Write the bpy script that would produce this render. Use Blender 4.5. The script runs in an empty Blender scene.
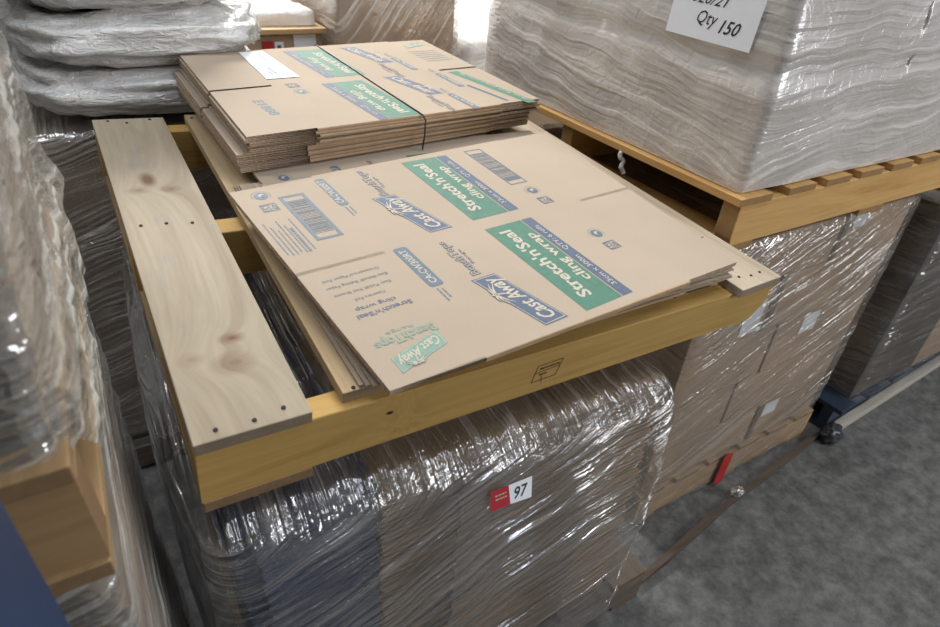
import bpy, bmesh, math, random
from mathutils import Vector, Matrix, noise
random.seed(7)
SC = bpy.context.scene
COL = SC.collection

# ------------------------------------------------------------------ camera
RB = Matrix(((0.85936316, -0.50688336, 0.06755901),
             (-0.23525930, -0.50919677, -0.82787180),
             (0.45403526, 0.69554864, -0.55683397)))      # world -> camera (x right, y down, z forward)
CAM = Vector((0, 0, 1.64))
cd = bpy.data.cameras.new('camera'); cam = bpy.data.objects.new('camera', cd); COL.objects.link(cam)
r_, d_, f_ = RB[0], RB[1], RB[2]
M = Matrix(((r_[0], -d_[0], -f_[0], CAM[0]), (r_[1], -d_[1], -f_[1], CAM[1]), (r_[2], -d_[2], -f_[2], CAM[2]), (0, 0, 0, 1)))
cam.matrix_world = M
cd.sensor_width = 36; cd.lens = 605.415 * 36 / 940; cd.clip_start = .02
cd.dof.use_dof = True; cd.dof.focus_distance = 1.25; cd.dof.aperture_fstop = 5.0
SC.camera = cam

# ------------------------------------------------------------------ world, lamps, exposure
SC.view_settings.view_transform = 'Standard'; SC.view_settings.look = 'None'
SC.view_settings.gamma = 1; SC.view_settings.use_curve_mapping = False
SC.view_settings.exposure = 0.0
w = bpy.data.worlds.new('world'); SC.world = w; w.use_nodes = True
bg = w.node_tree.nodes['Background']
bg.inputs[0].default_value = (.92, .92, .92, 1); bg.inputs[1].default_value = .15

def area(name, loc, target, sx, sy, power, col):
    l = bpy.data.lights.new(name, 'AREA'); l.shape = 'RECTANGLE'; l.size = sx; l.size_y = sy; l.energy = power; l.color = col
    o = bpy.data.objects.new(name, l); COL.objects.link(o); o.location = loc
    o.rotation_euler = (Vector(target) - Vector(loc)).to_track_quat('-Z', 'Y').to_euler()
    return o
# high-bay lamps under the roof, brightest over the back, and added lights for film glints
area('overhead_light', (1.8, 1.7, 4.6), (.9, 1.1, 0), .8, 2.4, 33, (1, .97, .92))
area('overhead_light', (1.1, 5.4, 4.3), (.8, 3.3, 0.8), 2.4, 1.0, 480, (1, .97, .92))
area('overhead_light', (-1.4, 1.4, 4.6), (0, 1.1, .6), 0.7, 1.8, 36, (.97, .98, 1))
area('overhead_light', (2.4, -.4, 4.6), (.9, .8, .5), .8, 2.0, 34, (.97, .98, 1))  # added at the mirror angle to glint on the near film's top edge
area('overhead_light', (.1, -.1, 4.6), (.3, .6, .5), .5, 1.0, 22, (.74, .82, 1))  # bluish, added for the glint at the near load's left corner
area('overhead_light', (3.9, -3.6, 3.6), (.8, .6, .7), 2.2, 1.1, 85, (.97, .98, 1))  # lower light added for more glints on the near front film
# added light, front right, to brighten the front faces and glint on upright film
area('front_fill_light', (5.6, -4.6, 2.3), (1.0, .7, .8), 2.4, 2.0, 120, (.95, .97, 1))

# ------------------------------------------------------------------ helpers
def T(o, label=None, cat=None, group=None, kind=None):
    if label: o['label'] = label
    if cat: o['category'] = cat
    if group: o['group'] = group
    if kind: o['kind'] = kind
    return o
def empty(name, mat=None, loc=None, rz=0, **k):
    o = bpy.data.objects.new(name, None); COL.objects.link(o); o.empty_display_size = .05
    if mat is not None: o.matrix_world = mat
    elif loc is not None: o.matrix_world = Matrix.Translation(loc) @ Matrix.Rotation(rz, 4, 'Z')
    return T(o, **k)
def obj(name, bm, mats, parent=None, smooth=False):
    me = bpy.data.meshes.new(name)
    if isinstance(bm, bmesh.types.BMesh):
        bm.to_mesh(me); bm.free()
    else: me = bm
    if not isinstance(mats, (list, tuple)): mats = [mats]
    for m in mats: me.materials.append(m)
    if smooth: me.polygons.foreach_set('use_smooth', [True] * len(me.polygons))
    o = bpy.data.objects.new(name, me); COL.objects.link(o)
    if parent: o.parent = parent
    return o
def copy_tree(o, parent=None):
    c = o.copy(); COL.objects.link(c); c.parent = parent
    for ch in list(o.children): copy_tree(ch, c)
    return c
def add_box(bm, x0, y0, z0, x1, y1, z1, bev=0, mi=0):
    vs = [bm.verts.new(p) for p in ((x0,y0,z0),(x1,y0,z0),(x1,y1,z0),(x0,y1,z0),(x0,y0,z1),(x1,y0,z1),(x1,y1,z1),(x0,y1,z1))]
    fs = [bm.faces.new([vs[i] for i in q]) for q in ((0,3,2,1),(4,5,6,7),(0,1,5,4),(1,2,6,5),(2,3,7,6),(3,0,4,7))]
    for f in fs: f.material_index = mi
    if bev:
        es = list({e for f in fs for e in f.edges})
        bmesh.ops.bevel(bm, geom=es, offset=bev, segments=2, affect='EDGES', profile=.6)
def boxbm(*a, **k):
    bm = bmesh.new(); add_box(bm, *a, **k); return bm
def prism(bm, pts, z0, z1, mi=0):
    lo = [bm.verts.new((p[0], p[1], z0)) for p in pts]; hi = [bm.verts.new((p[0], p[1], z1)) for p in pts]
    n = len(pts); fs = [bm.faces.new(hi), bm.faces.new(lo[::-1])]
    for i in range(n): fs.append(bm.faces.new((lo[i], lo[(i+1) % n], hi[(i+1) % n], hi[i])))
    for f in fs: f.material_index = mi
    bmesh.ops.triangulate(bm, faces=fs[:2])

# ------------------------------------------------------------------ materials
def new_mat(name, rough=.7):
    m = bpy.data.materials.new(name); m.use_nodes = True
    nt = m.node_tree; b = nt.nodes['Principled BSDF']; b.inputs['Roughness'].default_value = rough
    return m, nt, b
def N(nt, t, **k):
    n = nt.nodes.new('ShaderNode' + t)
    for a, v in k.items(): setattr(n, a, v)
    return n
def L(nt, a, b): nt.links.new(a, b)
def val(nt, sock, v):
    if hasattr(v, 'is_linked') or isinstance(v, bpy.types.NodeSocket): L(nt, v, sock)
    else: sock.default_value = v
def math_(nt, op, a, b=0.0, c=None, clamp=False):
    n = N(nt, 'Math', operation=op, use_clamp=clamp)
    val(nt, n.inputs[0], a); val(nt, n.inputs[1], b)
    if c is not None: val(nt, n.inputs[2], c)
    return n.outputs[0]
def ramp(nt, fac, stops):
    r = N(nt, 'ValToRGB'); L(nt, fac, r.inputs[0]); e = r.color_ramp.elements
    while len(e) < len(stops): e.new(.5)
    for i, (p, c) in enumerate(stops):
        e[i].position = p; e[i].color = (*c, 1) if len(c) == 3 else c
    return r.outputs[0]
def coords(nt, kind='Object', scale=(1,1,1), rot=(0,0,0), loc=(0,0,0)):
    t = N(nt, 'TexCoord'); m = N(nt, 'Mapping'); L(nt, t.outputs[kind], m.inputs[0])
    m.inputs['Scale'].default_value = scale; m.inputs['Rotation'].default_value = rot; m.inputs['Location'].default_value = loc
    return m.outputs[0]
def noise_(nt, vec, scale, detail=4, rough=.6, dist=0):
    n = N(nt, 'TexNoise'); L(nt, vec, n.inputs['Vector']); n.inputs['Scale'].default_value = scale
    n.inputs['Detail'].default_value = detail; n.inputs['Roughness'].default_value = rough; n.inputs['Distortion'].default_value = dist
    return n.outputs[0]
def mix(nt, fac, a, b, mode='MIX'):
    m = N(nt, 'MixRGB', blend_type=mode); val(nt, m.inputs[0], fac)
    for s, v in ((m.inputs[1], a), (m.inputs[2], b)):
        if isinstance(v, bpy.types.NodeSocket): L(nt, v, s)
        else: s.default_value = (*v, 1)
    return m.outputs[0]
def bump(nt, b, h, strength, dist=.002):
    n = N(nt, 'Bump'); L(nt, h, n.inputs['Height']); n.inputs['Strength'].default_value = strength
    n.inputs['Distance'].default_value = dist; L(nt, n.outputs[0], b.inputs['Normal']); return n

def plain(name, col, rough=.7, var=.08, scale=40):
    m, nt, b = new_mat(name, rough)
    n = noise_(nt, coords(nt), scale)
    c = ramp(nt, n, [(.3, tuple(x*(1-var) for x in col)), (.7, tuple(min(1, x*(1+var)) for x in col))])
    L(nt, c, b.inputs['Base Color']); return m

def cardboard(name, col, edge=(.23, .17, .12), blot=.06):
    m, nt, b = new_mat(name, .85)
    b.inputs['Specular IOR Level'].default_value = .15
    v = coords(nt)
    n1 = noise_(nt, v, 3.0, 3); n2 = noise_(nt, coords(nt, scale=(60, 300, 300)), 3, 3)
    base = ramp(nt, n1, [(.3, tuple(x*(1-blot) for x in col)), (.7, tuple(x*(1+blot) for x in col))])
    base = mix(nt, .10, base, ramp(nt, n2, [(.35, tuple(x*.6 for x in col)), (.7, tuple(x*1.15 for x in col))]))
    # open edges show the fluted middle of the board
    g = N(nt, 'TexCoord'); s = N(nt, 'SeparateXYZ'); L(nt, g.outputs['Normal'], s.inputs[0])
    az = math_(nt, 'ABSOLUTE', s.outputs[2]); side = math_(nt, 'LESS_THAN', az, .5)
    fl = noise_(nt, coords(nt, scale=(220, 220, 900)), 1, 2)
    ec = ramp(nt, fl, [(.35, edge), (.62, tuple(min(1, x*2.6) for x in edge))])
    L(nt, mix(nt, side, base, ec), b.inputs['Base Color'])
    bump(nt, b, n2, .12, .001); return m

def wood(name, axis, c1, c2, dark=(.16, .09, .05), knots=(), stain=.0, rough=.75, seed=0, ring=1.0):
    """axis = 0/1/2: the grain runs along this object axis; knots = (x, y, rx, ry, strength)"""
    m, nt, b = new_mat(name, rough); b.inputs['Specular IOR Level'].default_value = .25
    sc = [26, 26, 26]; sc[axis] = 1.6
    base = N(nt, 'TexCoord').outputs['Object']
    warp = noise_(nt, coords(nt, loc=(seed, 0, 0), scale=(5, 5, 5)), 1, 2)
    kmask = None; field = None
    for (kx, ky, rx, ry, st) in knots:
        sub = N(nt, 'VectorMath', operation='SUBTRACT'); L(nt, base, sub.inputs[0]); sub.inputs[1].default_value = (kx, ky, 0)
        ml = N(nt, 'VectorMath', operation='MULTIPLY'); L(nt, sub.outputs[0], ml.inputs[0]); ml.inputs[1].default_value = (1/rx, 1/ry, 0)
        ln = N(nt, 'VectorMath', operation='LENGTH'); L(nt, ml.outputs[0], ln.inputs[0])
        dd = math_(nt, 'ADD', ln.outputs['Value'], math_(nt, 'MULTIPLY', math_(nt, 'SUBTRACT', warp, .5), .9))
        k = math_(nt, 'MULTIPLY', math_(nt, 'SUBTRACT', 1.0, dd, clamp=True), st)
        kmask = k if kmask is None else math_(nt, 'MAXIMUM', kmask, k)
        ff = math_(nt, 'DIVIDE', 1.0, math_(nt, 'ADD', dd, .45))
        field = ff if field is None else math_(nt, 'ADD', field, ff)
    mp = N(nt, 'Mapping'); L(nt, base, mp.inputs[0]); mp.inputs['Scale'].default_value = sc; mp.inputs['Location'].default_value = (seed, seed*.7, 0)
    vec = mp.outputs[0]
    if field is not None:
        cmb = N(nt, 'CombineXYZ'); L(nt, math_(nt, 'MULTIPLY', field, .8), cmb.inputs[0])
        ad = N(nt, 'VectorMath', operation='ADD'); L(nt, vec, ad.inputs[0]); L(nt, cmb.outputs[0], ad.inputs[1]); vec = ad.outputs[0]
    g = noise_(nt, vec, .55, 5, .6, 1.2*ring)
    g2 = noise_(nt, vec, 4, 3)
    c = ramp(nt, g, [(.28, c1), (.52, c2), (.75, tuple(x*.82 + y*.18 for x, y in zip(c1, c2)))])
    c = mix(nt, .22, c, ramp(nt, g2, [(.3, tuple(x*.7 for x in c1)), (.7, tuple(min(1, x*1.1) for x in c2))]))
    if stain:
        s = noise_(nt, coords(nt, scale=(6, 2.5, 6), loc=(seed+3, 1, 0)), 2.2, 6, .7)
        c = mix(nt, math_(nt, 'MULTIPLY', ramp(nt, s, [(.56, (0,0,0)), (.75, (1,1,1))]), stain), c, (.22, .22, .22))
    if kmask is not None:
        c = mix(nt, ramp(nt, kmask, [(.0, (0,0,0)), (.75, (1,1,1))]), c, dark)
    # sawn ends are darker than the faces
    tn = N(nt, 'TexCoord'); sn = N(nt, 'SeparateXYZ'); L(nt, tn.outputs['Normal'], sn.inputs[0])
    c = mix(nt, math_(nt, 'MULTIPLY', math_(nt, 'GREATER_THAN', math_(nt, 'ABSOLUTE', sn.outputs[axis]), .8), .55), c, (.13, .075, .045))
    L(nt, c, b.inputs['Base Color']); bump(nt, b, g2, .25, .001); return m

def film(name, tint=(.80, .80, .80), base=.25, streak=.5, tilt=(.3, .0), freq=60, bumpy=.8, rough=.16, dense=0.0, topdir=0.64, spec=1.0, crinkle=.5, bd=.012):
    """clear stretch film: thin clear plastic, milky where it is folded into strands along the wrapping direction"""
    m = bpy.data.materials.new(name); m.use_nodes = True; nt = m.node_tree; nt.nodes.clear()
    out = N(nt, 'OutputMaterial'); tc = N(nt, 'TexCoord'); s = N(nt, 'SeparateXYZ'); L(nt, tc.outputs['Object'], s.inputs[0])
    zz = math_(nt, 'SUBTRACT', s.outputs[2], math_(nt, 'ADD', math_(nt, 'MULTIPLY', s.outputs[0], tilt[0]), math_(nt, 'MULTIPLY', s.outputs[1], tilt[1])))
    wob = noise_(nt, tc.outputs['Object'], 3.0, 2)
    zz = math_(nt, 'ADD', zz, math_(nt, 'MULTIPLY', wob, .10))
    cm = N(nt, 'CombineXYZ'); L(nt, math_(nt, 'MULTIPLY', s.outputs[0], 2.2), cm.inputs[0]); L(nt, math_(nt, 'MULTIPLY', s.outputs[1], 2.2), cm.inputs[1])
    L(nt, math_(nt, 'MULTIPLY', zz, freq), cm.inputs[2])
    side1 = noise_(nt, cm.outputs[0], 1.0, 2.5, .5); 
    # on level faces the strands run across the load
    mt = N(nt, 'Mapping'); L(nt, tc.outputs['Object'], mt.inputs[0]); mt.inputs['Rotation'].default_value = (0, 0, topdir); mt.inputs['Scale'].default_value = (freq*1.0, 1.6, 1.6)
    top1 = noise_(nt, mt.outputs[0], 1.0, 2.5, .5)
    nn = N(nt, 'SeparateXYZ'); L(nt, tc.outputs['Normal'], nn.inputs[0])
    up = ramp(nt, math_(nt, 'ABSOLUTE', nn.outputs[2]), [(.45, (0,0,0)), (.8, (1,1,1))])
    h = mix(nt, up, side1, top1)
    crk = noise_(nt, tc.outputs['Object'], 34, 2, .5, .8)
    hh = math_(nt, 'ADD', math_(nt, 'MULTIPLY', h, 1.0), math_(nt, 'MULTIPLY', crk, crinkle))
    big = noise_(nt, tc.outputs['Object'], 5, 2)
    fac = math_(nt, 'MULTIPLY', ramp(nt, h, [(.53, (0,0,0)), (.66, (1,1,1))]), streak)
    fac = math_(nt, 'ADD', fac, math_(nt, 'MULTIPLY', ramp(nt, big, [(.4, (0,0,0)), (.7, (1,1,1))]), dense))
    fac = math_(nt, 'ADD', fac, base, clamp=True)
    bp = N(nt, 'Bump'); L(nt, hh, bp.inputs['Height']); bp.inputs['Strength'].default_value = bumpy; bp.inputs['Distance'].default_value = bd
    tr = N(nt, 'BsdfTransparent'); tr.inputs[0].default_value = (.95, .95, .95, 1)
    df = N(nt, 'BsdfDiffuse'); df.inputs[0].default_value = (*tint, 1); L(nt, bp.outputs[0], df.inputs['Normal'])
    gl = N(nt, 'BsdfGlossy'); gl.inputs['Roughness'].default_value = rough; gl.inputs[0].default_value = (1, 1, 1, 1); L(nt, bp.outputs[0], gl.inputs['Normal'])
    mx = N(nt, 'MixShader'); L(nt, fac, mx.inputs[0]); L(nt, tr.outputs[0], mx.inputs[1]); L(nt, df.outputs[0], mx.inputs[2])
    m2 = N(nt, 'MixShader'); val(nt, m2.inputs[0], math_(nt, 'MULTIPLY', math_(nt, 'ADD', .35, ramp(nt, big, [(.38, (0,0,0)), (.62, (1,1,1))])), .17*spec)); L(nt, mx.outputs[0], m2.inputs[1]); L(nt, gl.outputs[0], m2.inputs[2])
    L(nt, m2.outputs[0], out.inputs[0]); return m

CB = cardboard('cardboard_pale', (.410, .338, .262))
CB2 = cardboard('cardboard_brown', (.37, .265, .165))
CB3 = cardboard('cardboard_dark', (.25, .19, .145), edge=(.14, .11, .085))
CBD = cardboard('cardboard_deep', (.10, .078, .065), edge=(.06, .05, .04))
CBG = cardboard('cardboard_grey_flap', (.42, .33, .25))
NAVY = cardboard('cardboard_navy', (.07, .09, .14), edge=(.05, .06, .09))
INKB = plain('ink_blue', (.086, .116, .172), .7, .12, 60); INKB2 = plain('ink_slate', (.105, .148, .190), .7, .10, 60)
INKG = plain('ink_green', (.072, .182, .132), .7, .12, 60); INKG2 = plain('ink_pale_green', (.18, .30, .24), .7, .10, 60)
INKL = plain('ink_gap', (.50, .44, .36), .8, .04, 60)
WHITE = plain('paper_white', (.80, .82, .86), .6, .02, 20); BLACK = plain('marker_black', (.015, .015, .02), .6)
RED = plain('label_red', (.42, .02, .03), .45, .1); REDTAPE = plain('tape_red', (.45, .025, .02), .4, .12)
STEEL = plain('nail_steel', (.025, .02, .018), .9); STRING = plain('black_strap', (.02, .02, .025), .45)
BLUEP = plain('blue_paint', (.02, .042, .105), .45, .06, 12)
DARKP = plain('dark_blue_paint', (.02, .035, .06), .5, .15, 12)
TAPE = plain('brown_tape', (.17, .12, .085), .35, .1)
VOID = plain('shadow_brown', (.10, .07, .05), .9)

# ------------------------------------------------------------------ floor
m, nt, b = new_mat('concrete', .6)
v = coords(nt)
n1 = noise_(nt, v, 2.2, 8, .68); n2 = noise_(nt, v, 16, 8, .75); n3 = noise_(nt, coords(nt, scale=(1, 1, 1), loc=(3, 7, 0)), 4.5, 5, .62, .8)
c = ramp(nt, n1, [(.30, (.07, .071, .067)), (.52, (.125, .127, .12)), (.72, (.22, .222, .214))])
c = mix(nt, .55, c, ramp(nt, n2, [(.38, (.035, .035, .033)), (.5, (.125, .125, .12)), (.64, (.25, .25, .24))]))
c = mix(nt, math_(nt, 'MULTIPLY', ramp(nt, n3, [(.58, (0,0,0)), (.72, (1,1,1))]), .65), c, (.05, .05, .05))
L(nt, c, b.inputs['Base Color']); bump(nt, b, n2, .3, .002)
fl = obj('floor', boxbm(-4, -6, -.1, 9, 10, 0), m); T(fl, kind='structure')

# ------------------------------------------------------------------ pallets
W_TOP = wood('pine_board_knotty', 1, (.25, .20, .14), (.37, .315, .235), dark=(.15, .08, .045),
             knots=[(.062, .680, .016, .032, 1.0), (.095, .635, .018, .014, .62), (.040, .640, .024, .016, .38), (.088, .172, .022, .015, .85), (.078, .120, .034, .026, .5), (.028, .145, .02, .018, .35)], stain=.6, seed=2)
W_YEL = wood('pine_stringer_yellow', 0, (.36, .21, .055), (.50, .32, .105), dark=(.07, .03, .015), knots=[(.285, 0, .02, .3, .0)], seed=5)
W_SLAT = wood('pine_slat', 1, (.36, .25, .13), (.50, .38, .23), seed=9, stain=.2)
W_PALE = wood('pine_board_pale', 1, (.38, .31, .22), (.50, .42, .32), seed=14, stain=.4)
W_ORX = wood('pine_orange_x', 0, (.48, .26, .08), (.64, .40, .155), seed=21)
W_ORY = wood('pine_orange_y', 1, (.42, .23, .075), (.58, .35, .135), seed=25)
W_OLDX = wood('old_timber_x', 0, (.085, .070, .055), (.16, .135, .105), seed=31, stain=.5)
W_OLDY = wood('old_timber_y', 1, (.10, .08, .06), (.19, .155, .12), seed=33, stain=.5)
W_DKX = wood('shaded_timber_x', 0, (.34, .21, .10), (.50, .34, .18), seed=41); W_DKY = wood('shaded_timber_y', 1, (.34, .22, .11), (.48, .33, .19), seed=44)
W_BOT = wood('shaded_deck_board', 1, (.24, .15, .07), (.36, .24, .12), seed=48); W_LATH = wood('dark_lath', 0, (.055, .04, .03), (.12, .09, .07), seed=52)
W_FX = wood('shaded_brown_stringer', 0, (.24, .145, .065), (.34, .22, .11), seed=57)  # darker pine: the low light at the left edge is put into its colour
W_PLX = wood('pale_timber_x', 0, (.34, .31, .26), (.48, .44, .38), seed=46, stain=.3)

def chamfer_stringer(x0, x1, y0, y1, z0, z1, c0=.03, c1=.03):
    bm = bmesh.new(); pr = [(x0 + c0*.2, z0), (x1 - c1, z0), (x1, z0 + c1*1.3), (x1, z1), (x0, z1), (x0, z0 + c0*.9)]
    a = [bm.verts.new((x, y0, z)) for x, z in pr]; b2 = [bm.verts.new((x, y1, z)) for x, z in pr]; n = len(pr)
    bm.faces.new(a); bm.faces.new(b2[::-1])
    for i in range(n): bm.faces.new((a[(i+1) % n], a[i], b2[i], b2[(i+1) % n]))
    bmesh.ops.bevel(bm, geom=bm.edges[:], offset=.0015, segments=1, affect='EDGES'); return bm

def nail_bm(x, y, z):
    bm = bmesh.new(); bmesh.ops.create_cone(bm, cap_ends=True, segments=10, radius1=.0032, radius2=.0028, depth=.002, matrix=Matrix.Translation((x, y, z))); return bm

def pallet(root, W, D, H, boards, stringers, bottoms, mb, ms, mbot, tb=.018, nails=False, chamfer=(.0, .0), short=0):
    zt = 0
    for (x0, x1, y0, y1, *mm) in boards:
        b = obj('top_board', boxbm(x0, y0, -tb, x1, y1, 0, bev=.0018), mm[0] if mm else mb, root)
        if nails:
            for (s0, s1) in stringers:
                k = 3 if x1 - x0 > .12 else 2
                for q in range(k):
                    nx = x0 + (x1-x0)*(.22 + .56*q/(k-1)) + random.uniform(-.008, .008)
                    obj('nail', nail_bm(nx, min((s0+s1)/2 + random.uniform(-.012, .012), y1-.012), .0006), STEEL, b)
    for si, (s0, s1) in enumerate(stringers):
        obj('stringer', chamfer_stringer(0, W - (short if si else 0), s0, s1, -H + tb, -tb, *chamfer), ms, root)
    for (x0, x1, y0, y1) in bottoms:
        obj('bottom_board', boxbm(x0, y0, -H, x1, y1, -H + tb, bev=.0015), mbot, root)

RABm = Matrix(((0.9982953448, -0.0169566808, 0.0558468929), (0.0222843325, 0.9951124183, -0.0962012654), (-0.0539426825, 0.0972817861, 0.9937939631)))
A0 = Vector((.0055, .577, 1.09))
MA = Matrix.Translation(A0) @ RABm.to_4x4()
MAT = MA @ Matrix.Translation((0, 0, .010))         # top face of the deck boards
pa = empty('wooden_pallet', MAT, label='loose pale pine pallet lying on top of the shrink-wrapped load, under the printed flat cartons', cat='pallet')
pallet(pa, 1.162, .995, .134,
       [(0, .143, -.004, .990, W_TOP), (.190, .262, .012, 1.0, W_SLAT), (.42, .50, .034, .99, W_SLAT), (.62, .70, .036, .99, W_SLAT), (.84, .92, .034, .99, W_SLAT), (1.020, 1.162, -.006, .985, W_PALE)],
       [(0, .040), (.485, .535), (.95, .99)],
       [(.002, .145, -.002, .985), (.34, .48, .06, .985), (.68, .80, .06, .985), (.98, 1.11, .08, .985)],
       W_SLAT, W_YEL, W_BOT, tb=.019, nails=True, chamfer=(.0, .03), short=.045)
rb_ = [c for c in pa.children if c.name.startswith('top_board')][-1]      # the right-hand board is nailed on slightly askew
rb_.matrix_local = Matrix.Translation((1.162, 0, 0)) @ Matrix.Rotation(math.radians(3.0), 4, 'Z') @ Matrix.Translation((-1.162, 0, 0))
# the small printed box on the front stringer (a grading stamp) is added with the other prints below

# ------------------------------------------------------------------ printed artwork
class Art:
    def __init__(s): s.v = []; s.f = []; s.m = []; s.mats = []; s.A = ((1, 0), (0, 1), (0, 0)); s.lv = .0003
    def frame(s, u0, v0, ang):
        c, n = math.cos(ang), math.sin(ang); s.A = ((c, n), (-n, c), (u0, v0)); return s
    def P(s, a, b):
        X, Y, O = s.A; return (O[0] + a*X[0] + b*Y[0], O[1] + a*X[1] + b*Y[1])
    def mi(s, m):
        if m not in s.mats: s.mats.append(m)
        return s.mats.index(m)
    def poly(s, pts, mat, lv=1):
        n = len(s.v); s.v += [(*s.P(*p), s.lv*lv) for p in pts]; s.f.append(tuple(range(n, n+len(pts)))); s.m.append(s.mi(mat))
    def rect(s, a0, b0, a1, b1, mat, lv=1): s.poly([(a0,b0),(a1,b0),(a1,b1),(a0,b1)], mat, lv)
    def rrect(s, a0, b0, a1, b1, r, mat, lv=1):
        pts = []
        for cx, cy, t0 in ((a1-r, b0+r, -90), (a1-r, b1-r, 0), (a0+r, b1-r, 90), (a0+r, b0+r, 180)):
            for k in range(5):
                t = math.radians(t0 + 22.5*k); pts.append((cx + r*math.cos(t), cy + r*math.sin(t)))
        s.poly(pts, mat, lv)
    def disc(s, a, b, r, mat, lv=1, ry=None):
        s.poly([(a + r*math.cos(t*math.tau/20), b + (ry or r)*math.sin(t*math.tau/20)) for t in range(20)], mat, lv)
    def stroke(s, pts, wd, mat, lv=1, taper=False):
        for i in range(len(pts)-1):
            (x0, y0), (x1, y1) = pts[i], pts[i+1]; dx, dy = x1-x0, y1-y0; l = math.hypot(dx, dy) or 1; nx, ny = -dy/l, dx/l
            w0 = wd/2*(1 - i/(len(pts)-1)*.85 if taper else 1); w1 = wd/2*(1 - (i+1)/(len(pts)-1)*.85 if taper else 1)
            s.poly([(x0-nx*w0, y0-ny*w0), (x1-nx*w1, y1-ny*w1), (x1+nx*w1, y1+ny*w1), (x0+nx*w0, y0+ny*w0)], mat, lv)
    def border(s, a0, b0, a1, b1, wd, mat, lv=1):
        for q in ((a0,b0,a1,b0+wd), (a0,b1-wd,a1,b1), (a0,b0+wd,a0+wd,b1-wd), (a1-wd,b0+wd,a1,b1-wd)): s.rect(*q, mat, lv)
    def text(s, body, a0, b0, a1, h, mat, lv=2, bold=.0, shear=0., rot=0.):
        """text from a0 to a1 (stretched to fit), baseline b0, capital height h"""
        cu = bpy.data.curves.new('t', 'FONT'); cu.body = body; cu.size = 1; cu.offset = bold; cu.shear = shear; cu.resolution_u = 2; cu.fill_mode = 'FRONT'
        o = bpy.data.objects.new('t', cu); me = bpy.data.meshes.new_from_object(o)
        xs = [v.co.x for v in me.vertices]; x0, x1 = min(xs), max(xs); k = h/.70; kx = (a1-a0)/(x1-x0); n = len(s.v)
        cr, sr = math.cos(rot), math.sin(rot)
        for v in me.vertices:
            x, y = (v.co.x-x0)*kx, v.co.y*k
            s.v.append((*s.P(a0 + x*cr - y*sr, b0 + x*sr + y*cr), s.lv*lv))
        for p in me.polygons: s.f.append(tuple(n+i for i in p.vertices)); s.m.append(s.mi(mat))
        bpy.data.objects.remove(o); bpy.data.curves.remove(cu); bpy.data.meshes.remove(me)
    def build(s, name, parent, matrix=None, label=None):
        me = bpy.data.meshes.new(name); me.from_pydata(s.v, [], s.f)
        for m in s.mats: me.materials.append(m)
        me.polygons.foreach_set('material_index', s.m)
        o = bpy.data.objects.new(name, me); COL.objects.link(o)
        if parent: o.parent = parent
        if matrix is not None: o.matrix_local = matrix
        if label: o['label'] = label
        return o
    def dashes(s, a0, b0, a1, h, mat, lv=1):
        a = a0
        while a < a1:
            l = random.uniform(.003, .009); s.rect(a, b0, min(a+l, a1), b0+h, mat, lv); a += l + .0016

H90 = math.pi/2
def art_green(u0, v0, ang, sgn=1, Lg=.268):
    """product label: green field with the product name, blue strip with size and quantity"""
    a = Art().frame(u0, v0, ang)
    a.rect(0, -.089, Lg, 0, INKG); a.rect(0, -.118, Lg, -.092, INKB)
    a.text("Stretch'n'Seal", .028, -.044, Lg-.020, .026, INKL, 2, bold=.026)
    a.text("cling wrap", .062, -.080, Lg-.045, .021, INKL, 2, bold=.020)
    a.text("33cm x 300m", .030, -.1105, .128, .0115, INKL, 2, bold=.004); a.text("QTY: 6 rolls", .150, -.1105, Lg-.028, .0115, INKL, 2, bold=.004)
    return a
def art_cast(u0, v0, ang, ink=INKB, s=1.0):
    """brand banner: script name on a slanting banner with a palm tree, range name behind it"""
    a = Art().frame(u0, v0, ang); w_, k, h_ = .145*s, .036*s, .050*s
    def quad(i, m_, lv): a.poly([(i*1.2, i*1.2), (w_-i, k+i*.6), (w_-i*.8, k+h_-i*1.2), (i*.8, h_-i*.6)], m_, lv)
    quad(0, ink, 1); quad(.0026*s, INKL, 1.5); quad(.0040*s, ink, 2)
    rot = math.atan2(k, w_)
    a.text("Cast Away", .014*s, .014*s, .014*s + w_*.90, .027*s, INKL, 3, bold=.018, shear=.45, rot=rot)
    # palm tree rising above the banner
    cx, cy = w_*.66, h_ + k*.66 - .002*s
    for t in (-12, 18, 50, 88, 128, 165, 195):
        t = math.radians(t); pts = []
        for i in range(6):
            q = i/5; pts.append((cx + .030*s*q*math.cos(t), cy + .020*s*q*math.sin(t) - .012*s*q*q))
        a.stroke(pts, .0078*s, ink, 3, True); a.stroke(pts, .0048*s, INKL, 4, True)
    a.stroke([(cx, cy), (cx - .004*s, cy - .016*s), (cx - .018*s, cy - .036*s)], .003*s, INKL, 4)
    return a
def art_bench(u0, v0, ang, ink=INKB, s=1.0, lg=.108):
    a = Art().frame(u0, v0, ang)
    a.text("BenchTops", 0, 0, lg*s, .0160*s, ink, 1, bold=.06); a.text("BenchTops", .0012*s, 0, (lg-.0012)*s, .0160*s, CB, 2, bold=-.002)
    a.text("Range", .030*s, -.0115*s, .075*s, .007*s, ink, 1); return a
def art_code(u0, v0, ang, lg=.118, h=.027):
    a = Art().frame(u0, v0, ang); a.rrect(0, -h, lg, 0, .006, INKB2)
    a.text("CA-CW300RT", .009, -h*.74, lg-.009, .0135, INKL, 2, bold=.012)
    a.dashes(-.040, -.009, -.006, .003, INKB2); a.dashes(-.034, -.017, -.008, .003, INKB2); return a
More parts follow.
